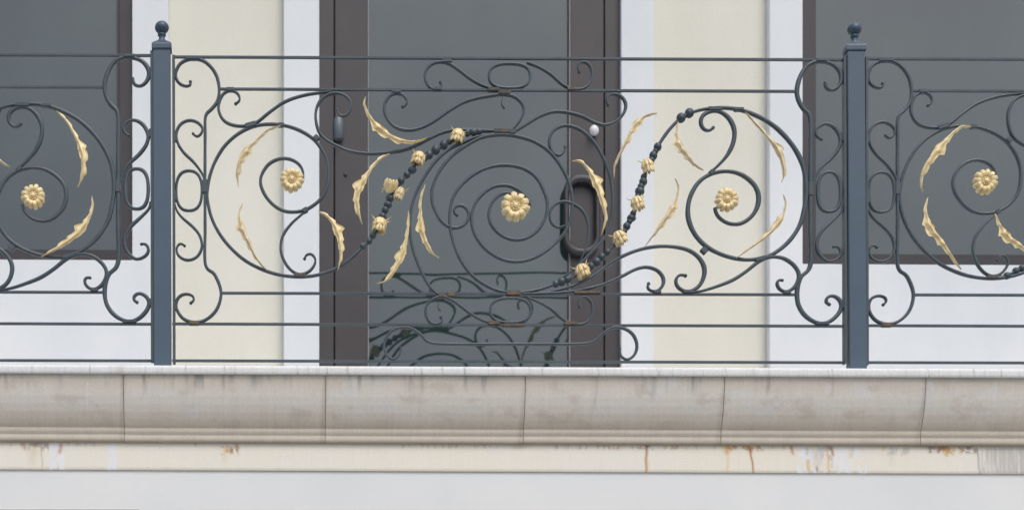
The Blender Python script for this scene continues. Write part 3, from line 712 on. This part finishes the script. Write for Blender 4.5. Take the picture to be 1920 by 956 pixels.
# ------------------------------------------------------------------ stains (numpy value noise)
rng = np.random.default_rng(11)
LAT = rng.random((512, 512))
def vnoise(x, y):
    xi = np.floor(x).astype(int); yi = np.floor(y).astype(int); fx = x - xi; fy = y - yi
    fx = fx * fx * (3 - 2 * fx); fy = fy * fy * (3 - 2 * fy)
    g = lambda a, b: LAT[a % 512, b % 512]
    return (g(xi, yi) * (1 - fx) + g(xi + 1, yi) * fx) * (1 - fy) + (g(xi, yi + 1) * (1 - fx) + g(xi + 1, yi + 1) * fx) * fy
def fbm(x, y, o=5):
    s = 0; a = 0.5; t = 0
    for k in range(o):
        s = s + a * vnoise(x * 2 ** k + 17 * k, y * 2 ** k + 31 * k); t += a; a *= 0.55
    return s / t
def sm(a, b, v):
    t = np.clip((v - a) / (b - a), 0, 1); return t * t * (3 - 2 * t)
def mix(c, d, t): return c * (1 - t[:, None]) + np.array(d)[None, :] * t[:, None]
def arr(*c): return np.array(c)

JOINTS = [-900, -530, -152, 231, 611, 986, 1360, 1738, 2115, 2490, 2800]
def cornice_col(x, y):
    """y in flat photograph measures (fall removed): 704 top, 832 bottom"""
    n = x.shape[0]
    c = np.tile(arr(0.665, 0.64, 0.58), (n, 1))
    big = fbm(x / 90, y / 60); med = fbm(x / 22, y / 40 + 9); st = fbm(x / 5.5, y / 160 + 3, 4)
    top = sm(745, 708, y + 30 * (big - 0.5)); bot = sm(758, 800, y + 30 * (fbm(x / 60, y / 60 + 4) - 0.5))
    c = mix(c, (0.60, 0.54, 0.455), np.clip(top * (0.55 + 0.7 * big), 0, 1) * 0.85)
    c = mix(c, (0.63, 0.56, 0.47), np.clip(bot * (0.75 + 0.5 * med), 0, 1) * 0.9)
    c = mix(c, (0.44, 0.38, 0.31), np.clip(np.exp(-((y - 799 + 8 * (med - 0.5)) / 7) ** 2) * (0.3 + 1.0 * big), 0, 1) * 0.30)
    c = mix(c, (0.55, 0.495, 0.42), sm(802, 806, y) * (0.55 + 0.3 * med))
    c = mix(c, (0.66, 0.65, 0.65), sm(0.55, 0.75, fbm(x / 60 + 40, y / 35)) * 0.55 * (1 - bot))
    c = mix(c, (0.50, 0.44, 0.37), sm(0.56, 0.75, fbm(x / 40 + 80, y / 25 + 5)) * 0.45)
    c *= (1 + 0.09 * (st - 0.5))[:, None]
    # soot streaks below the slab edge
    dk = sm(0.55, 0.78, fbm(x / 9 + 200, y / 200, 4)) * sm(748, 706, y + 40 * (med - 0.5)) * sm(0.42, 0.6, fbm(x / 120 + 7, y * 0))
    c = mix(c, (0.25, 0.25, 0.24), np.clip(dk * 0.75, 0, 1))
    for (cx, w, yb, a) in ((417, 3, 742, .7), (475, 8, 738, .55), (488, 5, 732, .5), (503, 5, 728, .4), (434, 3, 726, .4), (697, 5, 730, .45), (720, 22, 722, .3), (790, 4, 745, .35),
                           (905, 32, 732, .33), (1110, 10, 722, .35), (1118, 3, 780, .25), (1225, 6, 760, .3), (1227, 3, 720, .4), (348, 4, 735, .4), (1820, 40, 724, .3), (1560, 14, 716, .3), (1562, 2, 745, .4), (1200, 30, 720, .3), (300, 30, 716, .3), (90, 40, 716, .2)):
        g = np.exp(-((x - cx + 2 * np.sin(y / 17)) / w) ** 2) * sm(yb, yb - 28, y) * (0.45 + 1.1 * st)
        c = mix(c, (0.24, 0.235, 0.225), np.clip(g * a, 0, 1))
    for (cx, w, ya, yb, a) in ((45, 2, 718, 760, .5), (59, 1.8, 716, 772, .6), (84, 3, 716, 750, .4), (163, 1.8, 716, 782, .6), (1554, 5, 712, 760, .3), (1870, 3, 710, 760, .3)):
        g = np.exp(-((x - cx) / w) ** 2) * sm(ya, ya + 8, y) * sm(yb, yb - 15, y)
        c = mix(c, (0.70, 0.70, 0.71), g * a)
    # brown grime in the quirks of the mouldings and at the joints
    for (yy, w, a) in ((804, 3, .20), (817.5, 2.2, .28), (830, 2.8, .45)):
        c = mix(c, (0.27, 0.225, 0.18), np.clip(np.exp(-((y - yy) / w) ** 2) * a * (0.6 + 0.8 * med), 0, 1))
    for j in JOINTS:
        s = (x - j + 0.05 * (y - 704))
        c = mix(c, (0.30, 0.24, 0.18), np.clip(np.exp(-(s / 4.5) ** 2) * 0.35 * (0.4 + 1.2 * med), 0, 1))
    return np.clip(c, 0.03, 0.9)

def lip_col(x, y):
    n = x.shape[0]
    c = np.tile(arr(0.73, 0.73, 0.73), (n, 1))
    st = fbm(x / 4, y / 90, 4); b = fbm(x / 50, y / 50)
    c *= (1 + 0.12 * (st - 0.5) + 0.08 * (b - 0.5))[:, None]
    dk = sm(0.64, 0.74, fbm(x / 3.2 + 60, y / 120 + 4, 3)); c = mix(c, (0.36, 0.35, 0.34), dk * 0.22)
    for cx in (168, 348, 421, 557, 612, 652, 789, 829, 870, 1016, 1121, 1233, 1360, 1560, 1740, 1825, 1876):
        c = mix(c, (0.22, 0.21, 0.20), np.exp(-((x - cx - (y - 690) * 0.12) / 1.1) ** 2) * 0.5)
    c = mix(c, (0.45, 0.38, 0.34), np.exp(-((x - 225) / 9) ** 2) * 0.35)
    return np.clip(c, 0.03, 0.9)

def fascia_col(x, y):
    """832..885"""
    n = x.shape[0]
    c = np.tile(arr(0.81, 0.765, 0.665), (n, 1))
    b = fbm(x / 110, y / 80); m = fbm(x / 18, y / 30); st = fbm(x / 4, y / 90, 4)
    c = mix(c, (0.80, 0.775, 0.705), sm(0.42, 0.66, b) * 0.7)
    c *= (1 + 0.06 * (st - 0.5))[:, None]
    RUST = (0.42, 0.16, 0.045); OR = (0.72, 0.42, 0.14); DK = (0.20, 0.14, 0.11); WH = (0.78, 0.79, 0.82); GR = (0.42, 0.42, 0.41)
    # rusty fringe hanging from the stone
    fr = sm(0.55, 0.72, fbm(x / 5 + 90, y * 0 + 3, 4)) * sm(0.40, 0.62, fbm(x / 130 + 31, y * 0, 2))
    c = mix(c, (0.50, 0.33, 0.20), np.clip(fr * sm(848, 832, y + 8 * m) * 0.75, 0, 1))
    c = mix(c, (0.60, 0.52, 0.42), sm(837, 831.5, y) * 0.7)
    c = mix(c, (0.52, 0.46, 0.38), sm(879, 885, y + 3 * m) * 0.6)
    def drip(cx, w, ya, yb, colr, a, bend=0.0, wob=0.6):
        nonlocal c
        t = np.clip((y - ya) / max(1, yb - ya), 0, 1)
        xx = x - cx - bend * t - wob * np.sin(y / 5.0 + cx)
        g = np.exp(-(xx / (w * (1.15 - 0.35 * t))) ** 2) * sm(ya - 2, ya + 2, y) * sm(yb + 3, yb - 4, y)
        c = mix(c, colr, np.clip(g * a, 0, 1))
    def peel(xa, xb, ya, yb, colr, thr, sx=7, sy=12, a=0.95):
        nonlocal c
        n_ = fbm(x / sx + 300, y / sy + 50, 4)
        g = sm(xa - 3, xa + 4, x) * sm(xb + 3, xb - 4, x) * sm(ya - 2, ya + 4, y) * sm(yb + 2, yb - 4, y) * sm(thr, thr + 0.05, n_)
        c = mix(c, colr, np.clip(g * a, 0, 1))
    peel(1505, 1640, 833, 888, (0.80, 0.81, 0.84), 0.55); peel(1540, 1575, 834, 875, (0.58, 0.57, 0.55), 0.50); peel(88, 118, 833, 886, (0.80, 0.81, 0.83), 0.42)
    peel(198, 216, 834, 886, (0.79, 0.80, 0.82), 0.36, 5, 20); peel(36, 90, 833, 850, (0.38, 0.30, 0.24), 0.53, 5, 9, 0.7); peel(1755, 1850, 832, 846, (0.28, 0.20, 0.14), 0.50, 5, 8, 0.8)
    peel(1040, 1300, 832, 842, (0.50, 0.34, 0.22), 0.56, 5, 8, 0.6); peel(1370, 1445, 832, 843, (0.50, 0.27, 0.12), 0.50, 5, 7, 0.8); peel(1660, 1720, 833, 850, (0.50, 0.47, 0.43), 0.52, 5, 14, 0.6)
    peel(1856, 1960, 834, 888, (0.47, 0.46, 0.44), 0.47, 4, 60, 0.7); peel(412, 450, 838, 854, (0.42, 0.27, 0.17), 0.53, 4, 7, 0.8)
    drip(1221, 2.2, 832, 886, RUST, .9, -1); drip(1224, 5, 831, 838, DK, .6); drip(1223, 3, 860, 886, OR, .4)
    drip(1414, 4, 832, 846, RUST, .85, 6); drip(1418, 2, 842, 888, RUST, .9, 7); drip(1412, 8, 831, 837, OR, .6)
    drip(1374, 6, 832, 850, OR, .85); drip(1375, 1.8, 848, 884, OR, .45); drip(1388, 5, 831, 840, RUST, .6); drip(1432, 2.5, 833, 843, RUST, .6)
    drip(1168, 3, 832, 842, OR, .7); drip(1065, 5, 831, 834, RUST, .5); drip(1256, 4, 832, 840, OR, .45)
    drip(1494, 3, 832, 850, RUST, .7, 6); drip(1522, 6, 834, 888, WH, .85, 3); drip(1527, 3.5, 858, 882, OR, .75, 2); drip(1526, 3, 835, 850, GR, .6)
    drip(1545, 12, 838, 870, (0.62, 0.60, 0.57), .6); drip(1545, 2.2, 872, 882, DK, .75); drip(1568, 6, 833, 842, DK, .6); drip(1572, 2.5, 836, 852, RUST, .8, 3); drip(1564, 2, 845, 884, OR, .75, 4)
    drip(1588, 9, 834, 866, WH, .8, 8); drip(1598, 8, 862, 884, WH, .95, 2); drip(1612, 5, 834, 856, GR, .25, -4)
    drip(1671, 3, 833, 842, OR, .5); drip(1695, 2, 836, 850, GR, .45); drip(1685, 6, 836, 870, GR, .15)
    drip(1788, 5, 833, 852, OR, .9, 3); drip(1780, 10, 832, 841, RUST, .7); drip(1800, 4, 834, 850, OR, .6, 2); drip(1817, 3, 833, 848, OR, .5); drip(1765, 30, 831, 839, DK, .45); drip(1830, 16, 831, 838, DK, .5)
    drip(1848, 1.6, 836, 892, (0.30, 0.30, 0.29), .85, 6)
    for k, cx in enumerate(range(1866, 1960, 8)):
        drip(cx, 3.2, 835, 888, GR, .35 + .25 * ((k * 7) % 3) / 2, 3)
    drip(1900, 40, 834, 890, (0.60, 0.58, 0.53), .5)
    drip(73, 1.4, 840, 888, (0.42, 0.33, 0.24), .55, 2); drip(39, 4, 834, 848, (0.45, 0.26, 0.17), .6, 3); drip(70, 12, 832, 842, DK, .45); drip(60, 7, 840, 860, OR, .25); drip(56, 9, 842, 875, (0.62, 0.58, 0.42), .35)
    drip(99, 6, 832, 858, WH, .75, -3); drip(94, 7, 860, 882, WH, .45); drip(110, 4, 834, 854, (0.50, 0.26, 0.15), .75, -2)
    drip(206, 5, 834, 884, WH, .7, 3, 1.5)
    drip(425, 5, 838, 852, OR, .7); drip(433, 3, 840, 853, DK, .55); drip(443, 2.6, 834, 851, (0.50, 0.25, 0.14), .8, 2); drip(420, 7, 845, 870, OR, .2); drip(366, 2.5, 828, 838, DK, .55)
    drip(980, 16, 831, 842, (0.5, 0.38, 0.28), .4)
    return np.clip(c, 0.03, 0.9)

# ------------------------------------------------------------------ balcony ledge
FALL = 0.0044
balc = empty('balcony', P(960, 704, 0.0), 'stained stone balcony ledge with rounded cornice and cream band under the railing', 'balcony')
BW = dict(world=balc.location.copy())

def sheet(name, mat, prof, xa, xb, step, colf, back=None, shift=0.0, tilt=0.0):
    """a moulding run: prof = [(y, depth)], subdivided, swept from xa to xb; closed at the back"""
    pf = []
    for (a, b) in zip(prof[:-1], prof[1:]):
        n = max(1, int(math.hypot(b[0] - a[0], (b[1] - a[1]) * 400) / 2.6))
        pf += [(a[0] + (b[0] - a[0]) * i / n, a[1] + (b[1] - a[1]) * i / n) for i in range(n)]
    pf.append(prof[-1])
    nx = max(1, int((xb - xa) / step)); xs = [xa + (xb - xa) * i / nx for i in range(nx + 1)]
    mb = MB(); X = []; Y = []
    m = len(pf)
    dref = -0.10
    for x in xs:
        wx = P(x, 0, dref).x
        for (y, d) in pf:
            z = P(0, y + FALL * (x - 960) + shift, d).z
            mb.v.append(Vector((wx, d, z))); X.append(x); Y.append(y)
    for i in range(nx):
        for j in range(m - 1):
            a = i * m + j; mb.f.append((a, a + 1, a + m + 1, a + m))
    if back is not None:   # end caps and back, coarse
        fr = len(mb.v)
        for i in (0, nx):
            for (y, d) in (pf[0], pf[-1]):
                v = mb.v[i * m + (0 if (y, d) == pf[0] else m - 1)]
                mb.v.append(Vector((v.x, back, v.z))); X.append(xs[i]); Y.append(y)
        mb.f.append(tuple(range(m)) + (fr + 1, fr))
        mb.f.append(tuple(nx * m + j for j in reversed(range(m))) + (fr + 2, fr + 3))
        mb.f.append((fr, fr + 1, fr + 3, fr + 2))
        mb.f.append(tuple(i * m for i in range(nx + 1)) + (fr + 2, fr))
        mb.f.append(tuple(i * m + m - 1 for i in reversed(range(nx + 1))) + (fr + 1, fr + 3))
    cols = colf(np.array(X), np.array(Y))
    return mb.build(name, mat, balc, smooth=True, cols=cols, **BW)

LIP = [(687.6, -0.096), (688.6, -0.101), (690.5, -0.104), (700.5, -0.104), (702.8, -0.102), (703.6, -0.098)]
COR = [(704.4, -0.0925), (716, -0.0905), (730, -0.087), (745, -0.083), (760, -0.077), (775, -0.069), (788, -0.060), (798, -0.052), (803.6, -0.047), (804.6, -0.0462), (806, -0.047), (812.5, -0.0465),
       (816, -0.0425), (818.5, -0.0425), (820.5, -0.0445), (828, -0.0435), (830.5, -0.041), (832.0, -0.036)]
FAS = [(832.2, -0.031), (880, -0.031), (883.5, -0.030), (884.6, -0.025)]
# slab lip: long pieces, joints every two stones
sheet('slab_edge', M['stone'], LIP, -900, 2800, 2.6, lip_col, back=0.93)
for a, b in zip(JOINTS[:-1], JOINTS[1:]):
    sheet('cornice_block', M['stone'], COR, a + 0.6, b - 0.6, 2.6, cornice_col, back=0.0, shift=random.uniform(-0.5, 0.5))
sheet('fascia_band', M['fascia'], FAS, -900, 2800, 2.2, fascia_col, back=0.0)
mb = MB()
q0, q1 = P(-899, 0, -0.03).x, P(2799, 0, -0.03).x
for j in JOINTS[1:-1]:      # mortar seen in the joints, following the profile a few millimetres back
    wx = P(j, 0, -0.10).x
    vs = []; n = len(COR)
    for s in (-1, 1):
        for (y, d) in COR:
            z = P(0, y + FALL * (j - 960), d).z; vs.append((wx + s * 1.6 / 560, d + 0.004, z))
    fs = [(i, i + 1, n + i + 1, n + i) for i in range(n - 1)]
    mb.add(vs, fs)
mb.build('joint_mortar', M['mortar'], balc, **BW)

# ------------------------------------------------------------------ ground and street
def ground(name, mat, x0, x1, y0, y1, z):
    mb = MB(); mb.box(x0, x1, z - 0.1, z, y0, y1); o = mb.build(name, mat); tag(o, kind='structure'); return o
mb = MB(); mb.add([(-600, -600, 0), (600, -600, 0), (600, 600, 0), (-600, 600, 0)], [(0, 1, 2, 3)])
tag(mb.build('street', M['asphalt']), kind='structure')
mb = MB(); mb.box(-12, 12, 0.004, 0.12, -3.2, -0.05); tag(mb.build('pavement', M['paving'], bevel=0.01), kind='structure')

# ------------------------------------------------------------------ light
world = bpy.data.worlds.new('World'); scene.world = world; world.use_nodes = True
N, L = world.node_tree.nodes, world.node_tree.links
bg = N['Background']
sky = N.new('ShaderNodeTexSky'); sky.sky_type = 'NISHITA'; sky.sun_disc = False
EL, AZ = math.radians(57), math.radians(160)     # in front of the house, to the right
sky.sun_elevation = EL; sky.sun_rotation = AZ
sky.air_density = 1.2; sky.dust_density = 4.0; sky.ozone_density = 1.5
hs = N.new('ShaderNodeHueSaturation'); hs.inputs['Saturation'].default_value = 0.7
L.new(sky.outputs[0], hs.inputs['Color']); L.new(hs.outputs[0], bg.inputs['Color'])
bg.inputs['Strength'].default_value = 0.12
sun = bpy.data.lights.new('sun', 'SUN'); sun.energy = 0.8; sun.angle = math.radians(25); sun.color = (1, 0.97, 0.93)
so = bpy.data.objects.new('sun', sun); col.objects.link(so)
dirv = Vector((math.sin(AZ) * math.cos(EL), math.cos(AZ) * math.cos(EL), math.sin(EL)))
so.rotation_euler = dirv.to_track_quat('Z', 'Y').to_euler(); so.location = (0, -8, 9)

# ------------------------------------------------------------------ camera
cam = bpy.data.cameras.new('camera'); co = bpy.data.objects.new('camera', cam); col.objects.link(co)
co.location = (0, -C, EYE); co.rotation_euler = (math.radians(90), 0, 0)
cam.sensor_fit = 'HORIZONTAL'; cam.sensor_width = 36; cam.lens = 36 * F / 1920
cam.shift_x = (960 - X0) / 1920; cam.shift_y = (Y0 - 478) / 1920
cam.clip_start = 0.1; cam.clip_end = 3000
cam.dof.use_dof = True; cam.dof.focus_distance = C; cam.dof.aperture_fstop = 2.6
scene.camera = co

scene.render.engine = 'CYCLES'
scene.view_settings.view_transform = 'Standard'; scene.view_settings.look = 'None'
scene.view_settings.exposure = 0.41; scene.view_settings.gamma = 1
try: scene.view_settings.use_curve_mapping = False
except Exception: pass
